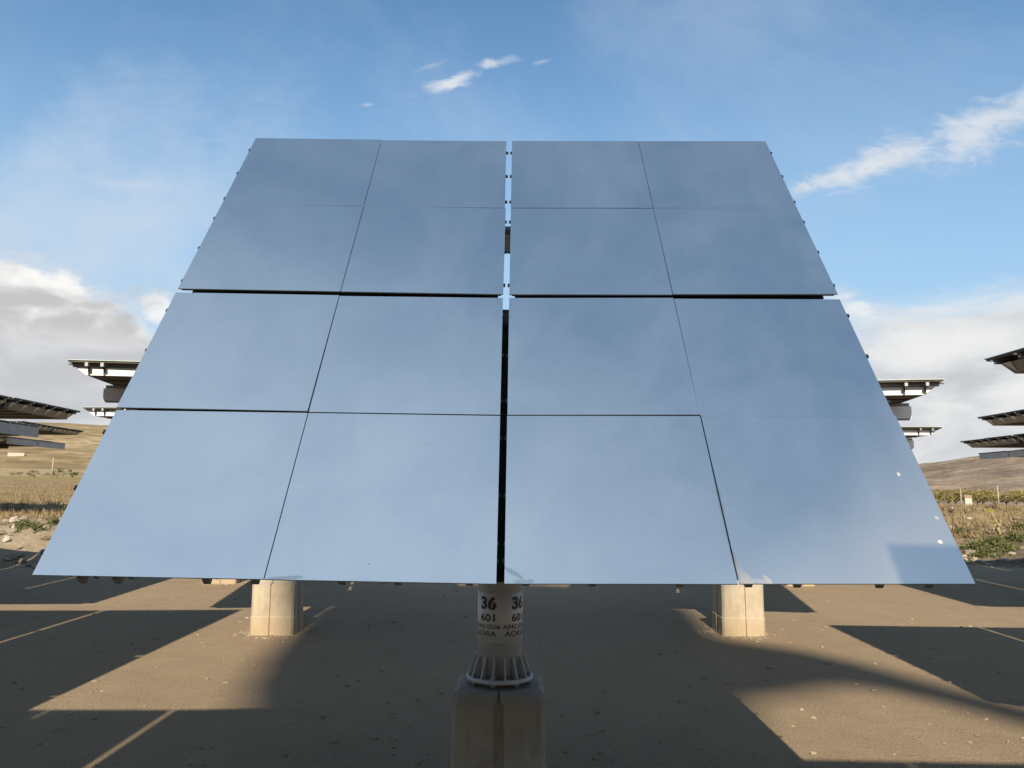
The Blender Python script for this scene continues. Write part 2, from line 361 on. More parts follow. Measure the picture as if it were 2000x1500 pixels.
def field_mat():
    m, t, b = material('dry_field_and_bank')
    P = t.node('ShaderNodeNewGeometry').outputs['Position']; x, y, z = t.xyz(P)
    r = t.m('SQRT', t.m('ADD', t.m('MULTIPLY', x, x), t.m('MULTIPLY', y, y)))
    n1 = t.noise(P, 0.35, 7, 0.65, 0.3); n2 = t.noise(P, 3.0, 6, 0.7); n3 = t.noise(t.vm('MULTIPLY', P, (0.02, 0.07, 0.05)), 1.0, 6, 0.6, 0.4)
    v = t.m('ADD', t.m('MULTIPLY', n1, 0.45), t.m('ADD', t.m('MULTIPLY', n2, 0.3), t.m('MULTIPLY', n3, 0.25)))
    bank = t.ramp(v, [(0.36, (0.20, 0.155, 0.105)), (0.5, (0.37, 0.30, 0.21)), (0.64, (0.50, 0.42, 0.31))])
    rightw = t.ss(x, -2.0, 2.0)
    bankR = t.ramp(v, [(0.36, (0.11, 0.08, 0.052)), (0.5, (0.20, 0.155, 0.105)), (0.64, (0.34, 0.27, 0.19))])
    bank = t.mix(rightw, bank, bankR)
    dry = t.ramp(v, [(0.36, (0.20, 0.145, 0.08)), (0.48, (0.30, 0.225, 0.125)), (0.62, (0.42, 0.33, 0.20))])
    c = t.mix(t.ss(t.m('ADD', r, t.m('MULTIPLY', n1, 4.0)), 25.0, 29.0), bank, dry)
    yl = t.mix(n2, (0.26, 0.22, 0.075), (0.36, 0.30, 0.12))
    c = t.mix(t.m('MULTIPLY', t.ss(r, 95, 130), t.m('SUBTRACT', 1.0, rightw)), c, yl)
    pale = t.mix(n2, (0.36, 0.285, 0.16), (0.45, 0.36, 0.22))
    c = t.mix(t.ss(t.m('ADD', r, t.m('MULTIPLY', n3, 20)), 145, 158), c, pale)
    gv = t.noise(P, 0.16, 5, 0.6)
    c = t.mix(t.m('MULTIPLY', t.ss(gv, 0.56, 0.66), 0.45), c, (0.13, 0.14, 0.045))
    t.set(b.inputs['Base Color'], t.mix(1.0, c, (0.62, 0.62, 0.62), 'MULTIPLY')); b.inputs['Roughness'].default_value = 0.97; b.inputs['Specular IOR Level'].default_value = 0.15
    bn = t.node('ShaderNodeBump'); bn.inputs['Strength'].default_value = 0.8; bn.inputs['Distance'].default_value = 0.12
    t.set(bn.inputs['Height'], t.m('ADD', n2, t.m('MULTIPLY', t.noise(P, 14, 5, 0.7), 0.3))); t.set(b.inputs['Normal'], bn.outputs[0])
    return m
def hill_mat():
    m, t, b = material('bare_scrub_hills')
    P = t.node('ShaderNodeNewGeometry').outputs['Position']; x, y, z = t.xyz(P)
    n1 = t.noise(P, 0.010, 7, 0.65, 0.6); n2 = t.noise(P, 0.06, 6, 0.7, 0.4)
    v = t.m('ADD', t.m('MULTIPLY', n1, 0.55), t.m('MULTIPLY', n2, 0.45))
    a = t.ramp(v, [(0.38, (0.17, 0.125, 0.062)), (0.5, (0.33, 0.25, 0.135)), (0.60, (0.48, 0.385, 0.235))])
    bR = t.ramp(v, [(0.38, (0.15, 0.12, 0.092)), (0.5, (0.29, 0.228, 0.168)), (0.61, (0.48, 0.385, 0.28))])
    c = t.mix(t.ss(x, -60, 60), a, bR)
    dots = t.node('ShaderNodeTexVoronoi'); t.set(dots.inputs['Vector'], P); dots.inputs['Scale'].default_value = 0.12
    sc_ = t.m('MULTIPLY', t.ss(dots.outputs['Distance'], 0.32, 0.18), t.m('GREATER_THAN', n1, 0.47))
    c = t.mix(t.m('MULTIPLY', sc_, 0.6), c, (0.11, 0.10, 0.055))
    t.set(b.inputs['Base Color'], t.mix(1.0, c, (0.60, 0.60, 0.62), 'MULTIPLY')); b.inputs['Roughness'].default_value = 1.0; b.inputs['Specular IOR Level'].default_value = 0.1
    bn = t.node('ShaderNodeBump'); bn.inputs['Strength'].default_value = 0.6; bn.inputs['Distance'].default_value = 3.0
    t.set(bn.inputs['Height'], v); t.set(b.inputs['Normal'], bn.outputs[0])
    return m
YM, FM, HM = yard_mat(), field_mat(), hill_mat()
rad1 = [0.0001, 2, 4, 7, 10, 13, 15, 17, 18, 18.4]
rad2 = [18.4]
while rad2[-1] < 60: rad2.append(rad2[-1] * 1.008)
while rad2[-1] < 230: rad2.append(rad2[-1] * 1.03)
rad3 = [rad2[-1]]
while rad3[-1] < 3000: rad3.append(rad3[-1] * 1.022)
polar('ground', rad1, YM, 1.0)
fo = polar('field', rad2, FM, 0.22); fo.data.materials.append(YM)
for p in fo.data.polygons:
    cx, cy, _ = p.center
    if hypot(cx, cy) < yard_edge(math.degrees(atan2(cx, cy))) - 0.25: p.material_index = 1
polar('hills', rad3, HM, 0.25)
def mountains():
    vs, fs = [], []; n = 360
    for i, (r, f) in enumerate(((6500, 0.0), (7200, 0.6), (8000, 1.0), (9000, 0.7))):
        for k in range(n):
            a = 2 * pi * k / n; h = 95 + 55 * fbm(cos(a) * 6, sin(a) * 6, 5, 2.0)
            vs.append((r * sin(a), r * cos(a), -60 * (1 - f) + f * h))
    for i in range(3):
        for k in range(n): fs.append((i*n+k, i*n+(k+1) % n, (i+1)*n+(k+1) % n, (i+1)*n+k))
    me = bpy.data.meshes.new('mountains'); me.from_pydata(vs, [], fs); me.materials.append(simple('far_mountain_rock', (0.20, 0.19, 0.185), 1.0, 0, 0.1, 0.002))
    o = link('mountains', me); o['kind'] = 'structure'
    # plain between the hills and the far mountains
    b = MB(); b.lathe([(2900, -3.0), (9500, -3.0)], 96, cap=False); o2 = link('plain', b.mesh('plain', HM)); o2['kind'] = 'structure'
mountains()

# ------------------------------------------------------------ heliostat meshes (local plate frame: x across, y up the slope, z out of the mirror)
HW = 1.82; GAP = 0.017; JG = 0.0022; OFF = 0.22
SHX = lambda u, v: v + abs(u) * 0.0113 - u * 0.0065
def facet_mesh(i, j, mat):
    us = [(-HW, -0.915 - 0.0), (-0.915, -GAP), (GAP, 0.915), (0.915, HW)][i]
    vs_ = [(-HW, -0.915), (-0.915, -GAP), (GAP, 0.915), (0.915, HW)][j]
    u0_, u1_ = us[0] + (JG if i in (1, 3) else 0), us[1] - (JG if i in (0, 2) else 0)
    v0_, v1_ = vs_[0] + (0.0034 if j in (1, 3) else 0), vs_[1] - (0.0034 if j in (0, 2) else 0)
    b = MB(); b.box(u0_, u1_, v0_, v1_, OFF - 0.006, OFF, 1)
    b.box(u0_ + 0.012, u1_ - 0.012, v0_ + 0.012, v1_ - 0.012, OFF - 0.022, OFF - 0.0062, 2)
    bm = b.b
    for v in bm.verts: v.co.y = SHX(v.co.x, v.co.y)
    bmesh.ops.recalc_face_normals(bm, faces=bm.faces)
    uvl = bm.loops.layers.uv.new('plate')
    for f in bm.faces:
        if f.normal.z > 0.9 and f.calc_center_median().z > OFF - 0.001: f.material_index = 0
        for lp in f.loops: lp[uvl].uv = (lp.vert.co.x, lp.vert.co.y)
    me = bpy.data.meshes.new('mirror_facet'); bm.to_mesh(me); bm.free()
    for q in (mat, EDGE, BACK): me.materials.append(q)
    return me
FAC = {m.name: [facet_mesh(i, j, m) for j in range(4) for i in range(4)] for m in (MIR, MIRM)}
def rib_mesh(side):       # one hat-section rib behind half a row of facets, its ends stick out past the glass
    b = MB(); a, c_ = (-HW + 0.02, -GAP - 0.01) if side < 0 else (GAP + 0.01, HW - 0.02)
    b.box(a, c_, -0.016, 0.016, OFF - 0.055, OFF - 0.0225)
    for p_, q_ in ((a - 0.044, a), (c_, c_ + 0.020)) if side < 0 else ((a - 0.020, a), (c_, c_ + 0.044)):
        b.box(p_, q_, -0.010, 0.010, OFF - 0.034, OFF - 0.0225, 1)
    for v in b.b.verts: v.co.y = SHX(v.co.x, v.co.y)
    return b.mesh('rib', GALV, DARK)
RIB = {-1: rib_mesh(-1), 1: rib_mesh(1)}
def beam_mesh(length, w_, z0, z1, mat, name, x0=None):
    b = MB(); b.box(-length / 2, length / 2, -w_ / 2, w_ / 2, z0, z1)
    bmesh.ops.bevel(b.b, geom=list(b.b.edges), offset=0.004, segments=1, affect='EDGES')
    return b.mesh(name, mat)
def girder_mesh():
    b = MB()
    b.box(-1.74, 1.74, -0.02, 0.02, OFF - 0.170, OFF - 0.1365, 0); b.box(-1.76, 1.76, -0.024, 0.024, OFF - 0.300, OFF - 0.1705, 1)
    b.box(-1.74, 1.74, -0.02, 0.02, OFF - 0.318, OFF - 0.3005, 0)
    return b.mesh('girder', GALV, ALU)
GIRD = girder_mesh()
def pan_mesh(su, sv):        # shallow tray behind one block of four facets, its outer walls raked inwards
    b = MB(); z0, z1 = OFF - 0.060, OFF - 0.136
    top = [(0.046, 0.046), (1.765, 0.046), (1.765, 1.705), (0.046, 1.705)]; bot = [(0.052, 0.052), (1.665, 0.052), (1.665, 1.700), (0.052, 1.700)]
    A = [b.b.verts.new((su * x, sv * y, z0)) for x, y in top]; B = [b.b.verts.new((su * x, sv * y, z1)) for x, y in bot]
    b.b.faces.new(A).material_index = 0; b.b.faces.new(B[::-1]).material_index = 0
    for k in range(4): b.b.faces.new((A[k], A[(k+1) % 4], B[(k+1) % 4], B[k])).material_index = (0, 1, 2, 0)[k]
    # pressed stiffeners across the floor of the tray and gussets on the raked side
    for q in (0.45, 0.88, 1.32): b.box(su * 0.08 if su > 0 else -1.62, su * 1.62 if su > 0 else -0.08, sv * q - 0.02, sv * q + 0.02, z1 - 0.012, z1 + 0.002, 0)
    for q in (0.12, 0.42, 0.72, 1.02, 1.32, 1.62):
        k = b.b.verts; y = sv * q
        v = [k.new((su * 1.772, y - 0.055, z0 + 0.002)), k.new((su * 1.772, y + 0.055, z0 + 0.002)), k.new((su * 1.69, y, z1 + 0.01)), k.new((su * 1.74, y, z0 + 0.002))]
        b.b.faces.new((v[0], v[1], v[2])).material_index = 2; b.b.faces.new((v[0], v[2], v[3])).material_index = 1; b.b.faces.new((v[1], v[3], v[2])).material_index = 1
    return b.mesh('backing_tray', BACK, GALV, RAIL)
PANS = [pan_mesh(a, c_) for a in (-1, 1) for c_ in (-1, 1)]
def brk_mesh():
    b = MB(); b.box(-0.014, 0.014, 0.0, 0.05, OFF - 0.0598, OFF - 0.024, 0); b.box(-0.007, 0.007, 0.026, 0.034, OFF - 0.062, OFF - 0.0599, 1)
    b.box(-0.007, 0.007, 0.070, 0.080, OFF - 0.134, OFF - 0.060, 1)
    return b.mesh('bracket', GALV, DARK)
BRK = brk_mesh()
def strip_mesh():  # added strip that stops sunlight passing the lower centre gap
    b = MB(); b.box(-0.043, 0.043, -1.755, -0.16, OFF - 0.090, OFF - 0.072, 1)
    for q in (-0.30, -0.62, -1.22): b.box(-0.03, 0.03, q - 0.02, q + 0.02, OFF - 0.072, OFF - 0.062, 1)
    for q in (-0.024, 0.024): b.box(q - 0.012, q + 0.012, -1.60, -1.585, OFF - 0.0718, OFF - 0.058, 2)
    return b.mesh('gap_sun_block', POLE, GAP_SHADE, RAIL)
STRIP = strip_mesh()
SEAM_STRIPS = []  # broken strips added to make the dark upright seams look paler
for u in (-0.915, 0.915):
    for v0, v1 in ((-HW, -0.92), (-0.91, -GAP), (GAP, 0.91), (0.92, HW)):
        rs = random.Random(int(u * 7 + v0 * 3 + 50)); v = v0 + 0.02
        while v < v1 - 0.05:
            e = min(v1 - 0.01, v + rs.uniform(0.05, 0.30)); b = MB(); b.box(u - 0.0020, u + 0.0020, v, e, OFF - 0.0058, OFF - 0.0014 + rs.uniform(-0.001, 0)); v = e + rs.choice((0.004, 0.012, 0.03, 0.05))
            for q in b.b.verts: q.co.y = SHX(q.co.x, q.co.y)
            SEAM_STRIPS.append(b.mesh('seam_pale_strip', SEAL))
def cover_mesh():
    b = MB(); b.box(-0.004, 0.004, -1.78, -0.02, OFF - 0.215, OFF - 0.03); b.box(-0.004, 0.004, 0.02, 1.78, OFF - 0.215, OFF - 0.03); b.box(-0.01, 0.01, -0.6, -0.57, OFF - 0.03, OFF + 0.0)
    return b.mesh('side_cover', GALV)
COVER = cover_mesh()
def tube_mesh():
    b = MB(); b.lathe([(0.062, -0.9), (0.062, -0.055)], 24, axis='x'); b.lathe([(0.062, 0.055), (0.062, 0.9)], 24, axis='x')
    b.box(-1.745, -0.056, -0.043, 0.043, 0.066, OFF - 0.066); b.box(0.056, 1.745, -0.043, 0.043, 0.066, OFF - 0.066)
    for q in (-0.86, -0.30, 0.28, 0.84): b.box(q, q + 0.02, -0.05, 0.10, -0.045, OFF - 0.137)
    return b.mesh('torque_tube', DARK)
TUBE = tube_mesh()
def drive_mesh():
    b = MB(); b.lathe([(0.12, -0.16), (0.14, -0.15), (0.14, -0.02), (0.10, 0.0)], 28); b.lathe([(0.085, -0.052), (0.10, -0.04), (0.10, 0.04), (0.085, 0.052)], 24, axis='x')
    b.box(-0.07, 0.07, 0.10, 0.30, -0.14, -0.03); b.lathe([(0.045, -0.42), (0.05, -0.40), (0.05, -0.17), (0.045, -0.15)], 16, 0.0, 0.21)
    return b.mesh('drive_housing', DARK)
DRIVE = drive_mesh()
PT = 0.623       # plinth top
def plinth_mesh():
    b = MB(); 
    def sec(s_, c_, z, g):
        # square with cut corners and a groove down the middle of each face
        q = [(-s_ + c_, -s_), (-g - 0.006, -s_), (-g, -s_ + 0.020), (g, -s_ + 0.020), (g + 0.006, -s_), (s_ - c_, -s_)]
        pts = []
        for k in range(4):
            a = k * pi / 2
            pts += [(x * cos(a) - y * sin(a), x * sin(a) + y * cos(a)) for x, y in q]
        return [b.b.verts.new((x, y, z)) for x, y in pts]
    rings = [sec(0.246, 0.022, -0.05, 0.024), sec(0.246, 0.022, 0.20, 0.024), sec(0.240, 0.022, 0.206, 0.024), sec(0.240, 0.024, PT - 0.065, 0.022), sec(0.237, 0.028, PT - 0.035, 0.004), sec(0.225, 0.034, PT - 0.010, 0.002), sec(0.205, 0.040, PT, 0.002)]
    for A, B in zip(rings, rings[1:]):
        n = len(A)
        for k in range(n): b.b.faces.new((A[k], A[(k+1) % n], B[(k+1) % n], B[k]))
    b.b.faces.new(rings[-1])
    bm = b.b
    es = [e for e in bm.edges]
    bmesh.ops.subdivide_edges(bm, edges=es, cuts=2, use_grid_fill=True)
    for v in bm.verts:
        k = 0.0035 * noise.fractal(v.co * 9, 1, 2, 4)
        v.co += Vector((v.co.x, v.co.y, 0)).normalized() * k if v.co.to_2d().length > 0.01 else Vector()
    return b.mesh('concrete_plinth', CONC)
PLINTH = plinth_mesh()
def flange_mesh(gus):
    b = MB(); b.lathe([(0.175, PT + 0.024), (0.178, PT + 0.027), (0.178, PT + 0.041), (0.175, PT + 0.044), (0.122, PT + 0.044), (0.121, PT + 0.024), (0.175, PT + 0.024)], 48, cap=False)
    if gus:
        for k in range(16):
            gusset(b, 2 * pi * (k + 0.5) / 16)
    return b.mesh('base_flange', POLE)
def gusset(b, a):
    pts = [(0.121, PT + 0.0442), (0.172, PT + 0.0442), (0.170, PT + 0.056), (0.136, PT + 0.150), (0.121, PT + 0.150)]
    b.prism(pts, -0.003, 0.003, lambda x, y, h: (x * cos(a) - h * sin(a), x * sin(a) + h * cos(a), y))
def gusset_single():
    b = MB(); gusset(b, 0); return b.mesh('gusset', POLE)
FLG0, FLG1, GUS = flange_mesh(False), flange_mesh(True), gusset_single()
def anchor_mesh():
    b = MB(); b.lathe([(0.008, PT - 0.005), (0.008, PT + 0.062)], 8); b.lathe([(0.015, PT + 0.0442), (0.015, PT + 0.054)], 6); b.lathe([(0.015, PT + 0.012), (0.015, PT + 0.0238)], 6)
    return b.mesh('anchor_bolt', GALV)
ANCH = anchor_mesh()
def pole_mesh(h):
    b = MB(); b.lathe([(0.1195, PT + 0.03), (0.1195, h - 0.15)], 48); return b.mesh('pole', POLE)
def cap_mesh():
    b = MB(); b.lathe([(0.10, PT), (0.10, PT + 0.03)], 24); return b.mesh('grout_pad', CONC)
GROUT = cap_mesh()

G_FIELD = 'solar mirror heliostats standing in rows'
def heliostat(x, y, rz, tilt, piv, label, group=G_FIELD, main=False, dz=0.0, detail=True, slab=False, girder=True):
    root = bpy.data.objects.new('heliostat', None); COL.objects.link(root); root.location = (x, y, dz); root.rotation_euler = (0, 0, R(rz))
    root.empty_display_size = 0.3
    root['label'] = label; root['category'] = 'heliostat'; root['group'] = group
    T = (R(tilt), 0, 0); PV = (0, 0, piv)
    ox = (-0.024, 0, 0) if main else (0, 0, 0)
    link('concrete_plinth', PLINTH, root, ox, rot=(0, 0, -R(rz) if abs(rz) > 6 else 0)); link('pole', pole_mesh(piv), root, ox); link('grout_pad', GROUT, root, ox)
    fl = link('base_flange', FLG0 if main else FLG1, root, ox)
    if main:
        for k in range(16): link('gusset', GUS, fl, rot=(0, 0, 2 * pi * (k + 0.5) / 16))
        for k in range(8):
            a = 2 * pi * k / 8 + R(22.5 + 11.25); link('anchor_bolt', ANCH, fl, (0.158 * cos(a), 0.158 * sin(a), 0))
    link('drive_housing', DRIVE, root, PV, (0, 0, 0)); link('torque_tube', TUBE, root, PV, T)
    mats = FAC[MIRM.name if main else MIR.name]
    def at(v, w_=0.0, u=0.0):
        t = R(tilt); return (u, v * cos(t) - w_ * sin(t), piv + v * sin(t) + w_ * cos(t))
    rnd = random.Random(int(x * 100 + y * 7))
    for k, me in enumerate(mats):
        j = k // 4; i = k % 4
        cx = rnd.uniform(-1, 1) * R(0.12); cyy = rnd.uniform(-1, 1) * R(0.5)
        link('mirror_facet', me, root, PV, (R(tilt) + cx * 0.4, cyy * 0.4, 0))
    if detail:
        for j in range(4):
            base = [-HW, -0.915, GAP, 0.915][j]
            for q in (0.12, 0.45, 0.78):
                for s_ in (-1, 1): link('rib', RIB[s_], root, at(base + q), T)
    for v in ((-0.90, 0.90) if girder else ()): link('girder', GIRD, root, at(v), (R(tilt + 0.8), 0, 0))
    for me in PANS: link('backing_tray', me, root, PV, T)
    link('gap_sun_block', STRIP, root, PV, T)
    if main:
        for me in SEAM_STRIPS: link('seam_pale_strip', me, root, PV, T)
    if slab:
        for u in (-1.80, 1.80): link('side_cover', COVER, root, at(0, 0, u), T)
    for v, sy in (((-HW + 0.029, 1), (HW - 0.029, -1)) if detail else ()):
        for u in (-1.64, -1.50, -1.15, -0.96, -0.62, -0.40, -0.12, 0.10, 0.36, 0.70, 0.97, 1.16, 1.48, 1.67):
            link('bracket', BRK, root, at(v, 0, u), T).scale = (1, sy, 1)
    return root

# ------------------------------------------------------------ the heliostats
MX, MY, MZ = -0.0335, 4.3247, 2.6977
T0 = 50.73
tr = R(T0)
main = heliostat(MX, MY + OFF * sin(tr), -0.39, T0, MZ - OFF * cos(tr), 'big tilted mirror heliostat nearest the camera with sixteen panels, pole label 36', main=True)

PV0 = 2.52
heliostat(-2.70, 9.62, 8.5, 0, PV0 + 0.11, 'flat heliostat on the square concrete plinth just left behind the big mirror')
heliostat(2.66, 9.72, -10.5, 0, PV0 - 0.03, 'flat heliostat on the square concrete plinth just right behind the big mirror')
heliostat(-7.95, 9.75, 4.0, 0, PV0, 'topmost flat heliostat at the left edge of the photo, its ribbed end jutting in', girder=False)
heliostat(8.62, 10.0, -3.0, 0, PV0, 'second flat heliostat down at the right edge, below the highest one', girder=False)
heliostat(5.62, 4.62, -2.0, 0, PV0 - 0.02, 'highest and nearest flat heliostat at the right edge, only its tip in view', girder=False)
heliostat(-5.50, 4.28, 4.0, T0, 2.75, 'tilted heliostat left of the big mirror, casting the broad split shadow', detail=False)
heliostat(-2.55, -0.32, 3.0, T0, 2.55, 'tilted heliostat behind the camera on the left, casting the nearest left shadow', detail=False)
heliostat(-0.56, -1.69, -1.0, T0, 2.55, 'tilted heliostat behind the camera in the middle, shading the central plinth', detail=False)
heliostat(3.25, -1.44, -1.0, T0, 2.55, 'tilted heliostat behind the camera on the right, shading the big mirror\'s lower right corner', detail=False)
heliostat(-5.0, 14.5, 1.5, 0, PV0 + 0.16, 'small pale flat heliostat peeping out beside the left edge of the big mirror')
heliostat(5.05, 14.60, -1.5, 0, PV0 - 0.07, 'small pale flat heliostat peeping out beside the right edge of the big mirror')
heliostat(-10.25, 12.70, 3.0, 0, PV0, 'second flat heliostat down at the left edge, a grey slab under the topmost', slab=True, girder=False)
heliostat(-14.40, 22.1, 5.0, 0, PV0, 'thin ribbed flat heliostat whose tip crosses the brown hill at the left', dz=0.56, girder=False)
heliostat(-16.70, 25.3, 4.0, 0, PV0, 'lowest flat heliostat at the left edge, seen against the brown hillside', slab=True, dz=0.36, girder=False)
heliostat(10.45, 13.80, -3.0, 0, PV0, 'third flat heliostat down at the right edge, long thin dark wedge', dz=-0.12, girder=False)
heliostat(17.70, 25.8, -3.0, 0, PV0, 'lowest flat heliostat at the right edge just above the hill', slab=True, dz=0.21, girder=False)

# label on the pole of the big mirror, wrapped round it
PR = 0.1195; px, py = 0.0, 0.0
def wrap_sheet():
    b = MB(); n = 64; vs = []
    for r in (PR + 0.0008, PR + 0.0016):
        for z in (0.856, 1.113):
            vs.append([b.b.verts.new((r * sin(R(-170 + 340 * k / n)), -r * cos(R(-170 + 340 * k / n)), z)) for k in range(n + 1)])
    for A, B in ((vs[0], vs[1]), (vs[2], vs[3]), (vs[0], vs[2]), (vs[1], vs[3])):
        for k in range(n): b.b.faces.new((A[k], A[k+1], B[k+1], B[k])).smooth = True
    return b.mesh('identification_label', DECAL)
lab = link('identification_label', wrap_sheet(), main, (-0.024, 0, -0.010))
def text_mesh(s_, size, bold, mat, xs=1.0, shear=0.0):
    cu = bpy.data.curves.new('lettering', 'FONT'); cu.body = s_; cu.size = size; cu.align_x = 'LEFT'; cu.offset = bold; cu.shear = shear
    cu.resolution_u = 3
    o = bpy.data.objects.new('tmp', cu); COL.objects.link(o)
    dg = bpy.context.evaluated_depsgraph_get(); me = bpy.data.meshes.new_from_object(o.evaluated_get(dg)); bpy.data.objects.remove(o)
    bm = bmesh.new(); bm.from_mesh(me)
    bmesh.ops.subdivide_edges(bm, edges=[e for e in bm.edges if e.calc_length() > 0.008], cuts=2)
    bm.to_mesh(me); bm.free(); me.materials.clear(); me.materials.append(mat)
    me.name = 'lettering'
    x0 = min(v.co.x for v in me.vertices); x1 = max(v.co.x for v in me.vertices)
    y0 = min(v.co.y for v in me.vertices); y1 = max(v.co.y for v in me.vertices)
    for v in me.vertices: v.co = ((v.co.x - x0) / (x1 - x0), (v.co.y - y0) / (y1 - y0), 0)
    return me
LINES = [('36', 0.070, 1.060, -54, 46, 0.004, INK, 0), ('601', 0.040, 0.985, -55, 43, 0.0022, INK, 0), ('A942 0506', 0.024, 0.939, -78, 80, 0.001, INK, 0), ('AORA', 0.028, 0.903, -74, 66, 0.0015, INKB, 0)]
for s_, hgt, zc, a0, span, bold, mat, sh in LINES:
    src = text_mesh(s_, 0.08, bold, mat)
    for rep in (-1, 0, 1, 2):
        me = src.copy(); st = a0 + rep * 86
        if st + span > 168 or st < -168: continue
        for v in me.vertices:
            a = R(st + v.co.x * span); z = zc + (v.co.y - 0.5) * hgt
            v.co = ((PR + 0.0022) * sin(a), -(PR + 0.0022) * cos(a), z)
        link('lettering', me, lab)

# ------------------------------------------------------------ receiver tower behind the camera (its soft shadow lies across the yard)
def tower():
    TY = -38.0; k = math.tan(SUN_EL)
    pts = [(4.3, 5.0, .24), (3.85, 6.2, .23), (3.5, 6.95, .25), (3.2, 7.55, .34), (2.85, 7.9, .52), (2.4, 8.0, .72), (1.8, 8.2, .95), (1.0, 8.4, 1.1), (0.4, 8.6, 1.0)]
    P = [(X - 0.015 * (Y - TY), (Y - TY) * k, r) for X, Y, r in pts]
    x0, z0, _ = P[0]
    low = [(x0 + 2.6, 0.0, 1.3), (x0 + 2.5, 6.0, 1.0), (x0 + 2.3, 14.0, 0.7), (x0 + 1.7, 22.0, 0.4), (x0 + 1.0, 26.5, 0.28)]
    P = low + P
    b = MB(); n = 28; rings = []
    for i, (x, z, r) in enumerate(P):
        a = Vector(P[max(0, i - 1)][:2]); c_ = Vector(P[min(len(P) - 1, i + 1)][:2]); tdir = (c_ - a).normalized()
        if i == 0: tdir = Vector((0, 1))
        nx = Vector((tdir.y, 0, -tdir.x))
        rings.append([b.b.verts.new(Vector((x, TY, z)) + nx * r * cos(2 * pi * k_ / n) + Vector((0, 1, 0)) * r * sin(2 * pi * k_ / n)) for k_ in range(n)])
    for A, B in zip(rings, rings[1:]):
        for k_ in range(n): b.b.faces.new((A[k_], A[(k_+1) % n], B[(k_+1) % n], B[k_])).smooth = True
    b.b.faces.new(rings[0][::-1]); b.b.faces.new(rings[-1])
    bulb = [(5.3, .5), (5.8, 1.3), (6.4, 1.85), (7.2, 2.12), (8.5, 2.35), (10.0, 2.5), (11.2, 2.6), (12.2, 2.3), (12.6, 1.6)]
    rings = [[b.b.verts.new((-0.1 - 0.015 * (Y - TY) + r * cos(2 * pi * k_ / n), TY + r * sin(2 * pi * k_ / n), (Y - TY) * k)) for k_ in range(n)] for Y, r in bulb]
    for A, B in zip(rings, rings[1:]):
        for k_ in range(n): b.b.faces.new((A[k_], A[(k_+1) % n], B[(k_+1) % n], B[k_])).smooth = True
    b.b.faces.new(rings[0][::-1]); b.b.faces.new(rings[-1])
    link('receiver_tower', b.mesh('receiver_tower', TOWER), label='tall tulip-shaped receiver tower behind the camera, seen only by its soft shadow', category='tower')
tower()

# ------------------------------------------------------------ ground details
def hit(pxx, pyy, rmin=19.5, rmax=700):
    """where the line of sight at this bearing meets the terrain, used only to choose spots"""
    d = (fw + rr * ((pxx - 1000) / FPX) - uu * ((pyy - 750) / FPX)).normalized(); o = Vector((0, 0, 1.65)); t = rmin
    while t < rmax:
        p = o + d * t
        if p.z <= height(p.x, p.y): return Vector((p.x, p.y, height(p.x, p.y)))
        t *= 1.004
    return None
class Raw:
    def __init__(s): s.v = []; s.f = []
    def blade(s, p, d, wdt):
        q = Vector((d.y, -d.x, 0)); q = q.normalized() * wdt if q.length > 1e-5 else Vector((wdt, 0, 0)); n = len(s.v)
        s.v += [p - q, p + q, p + d * 0.6 + q * 0.5, p + d + Vector((d.x, d.y, 0)) * 0.15]; s.f.append((n, n+1, n+2, n+3))
    def leaf(s, p, sz, rnd):
        a = Vector((rnd.gauss(0, 1), rnd.gauss(0, 1), rnd.gauss(0, 1))).normalized(); b = a.cross(Vector((rnd.gauss(0, 1), rnd.gauss(0, 1), rnd.gauss(0, 1)))).normalized(); n = len(s.v)
        s.v += [p - a * sz, p + b * sz * 0.5, p + a * sz, p - b * sz * 0.5]; s.f.append((n, n+1, n+2, n+3))
    def tube(s, a, b, r0_, r1_, n=6):
        d = (b - a).normalized(); u = d.orthogonal().normalized(); w_ = d.cross(u); k = len(s.v)
        for c_, r in ((a, r0_), (b, r1_)):
            for i in range(n): s.v.append(c_ + u * r * cos(2*pi*i/n) + w_ * r * sin(2*pi*i/n))
        for i in range(n): s.f.append((k+i, k+(i+1) % n, k+n+(i+1) % n, k+n+i))
        s.f.append(tuple(range(k+n, k+2*n)))
    def mesh(s, name, mat):
        me = bpy.data.meshes.new(name); me.from_pydata(s.v, [], s.f); me.materials.append(mat); return me
_t = (1 + 5 ** 0.5) / 2
ICO_V = [Vector(p).normalized() for p in ((-1,_t,0),(1,_t,0),(-1,-_t,0),(1,-_t,0),(0,-1,_t),(0,1,_t),(0,-1,-_t),(0,1,-_t),(_t,0,-1),(_t,0,1),(-_t,0,-1),(-_t,0,1))]
ICO_F = [(0,11,5),(0,5,1),(0,1,7),(0,7,10),(0,10,11),(1,5,9),(5,11,4),(11,10,2),(10,7,6),(7,1,8),(3,9,4),(3,4,2),(3,2,6),(3,6,8),(3,8,9),(4,9,5),(2,4,11),(6,2,10),(8,6,7),(9,8,1)]
def stone(g, c, r, rnd, flat=0.6):
    """irregular low-poly stone"""
    a = rnd.uniform(0, 6.28); sx, sy, sz = rnd.uniform(0.7, 1.4), rnd.uniform(0.6, 1.1), flat * rnd.uniform(0.7, 1.1); n = len(g.v); ca, sa = cos(a), sin(a)
    for v in ICO_V:
        k = rnd.uniform(0.75, 1.2); x, y, z = v.x * sx * k, v.y * sy * k, v.z * sz * k
        g.v.append((c[0] + r * (x * ca - y * sa), c[1] + r * (x * sa + y * ca), c[2] + r * (z + 0.15)))
    g.f += [(n + i, n + j, n + k) for i, j, k in ICO_F]
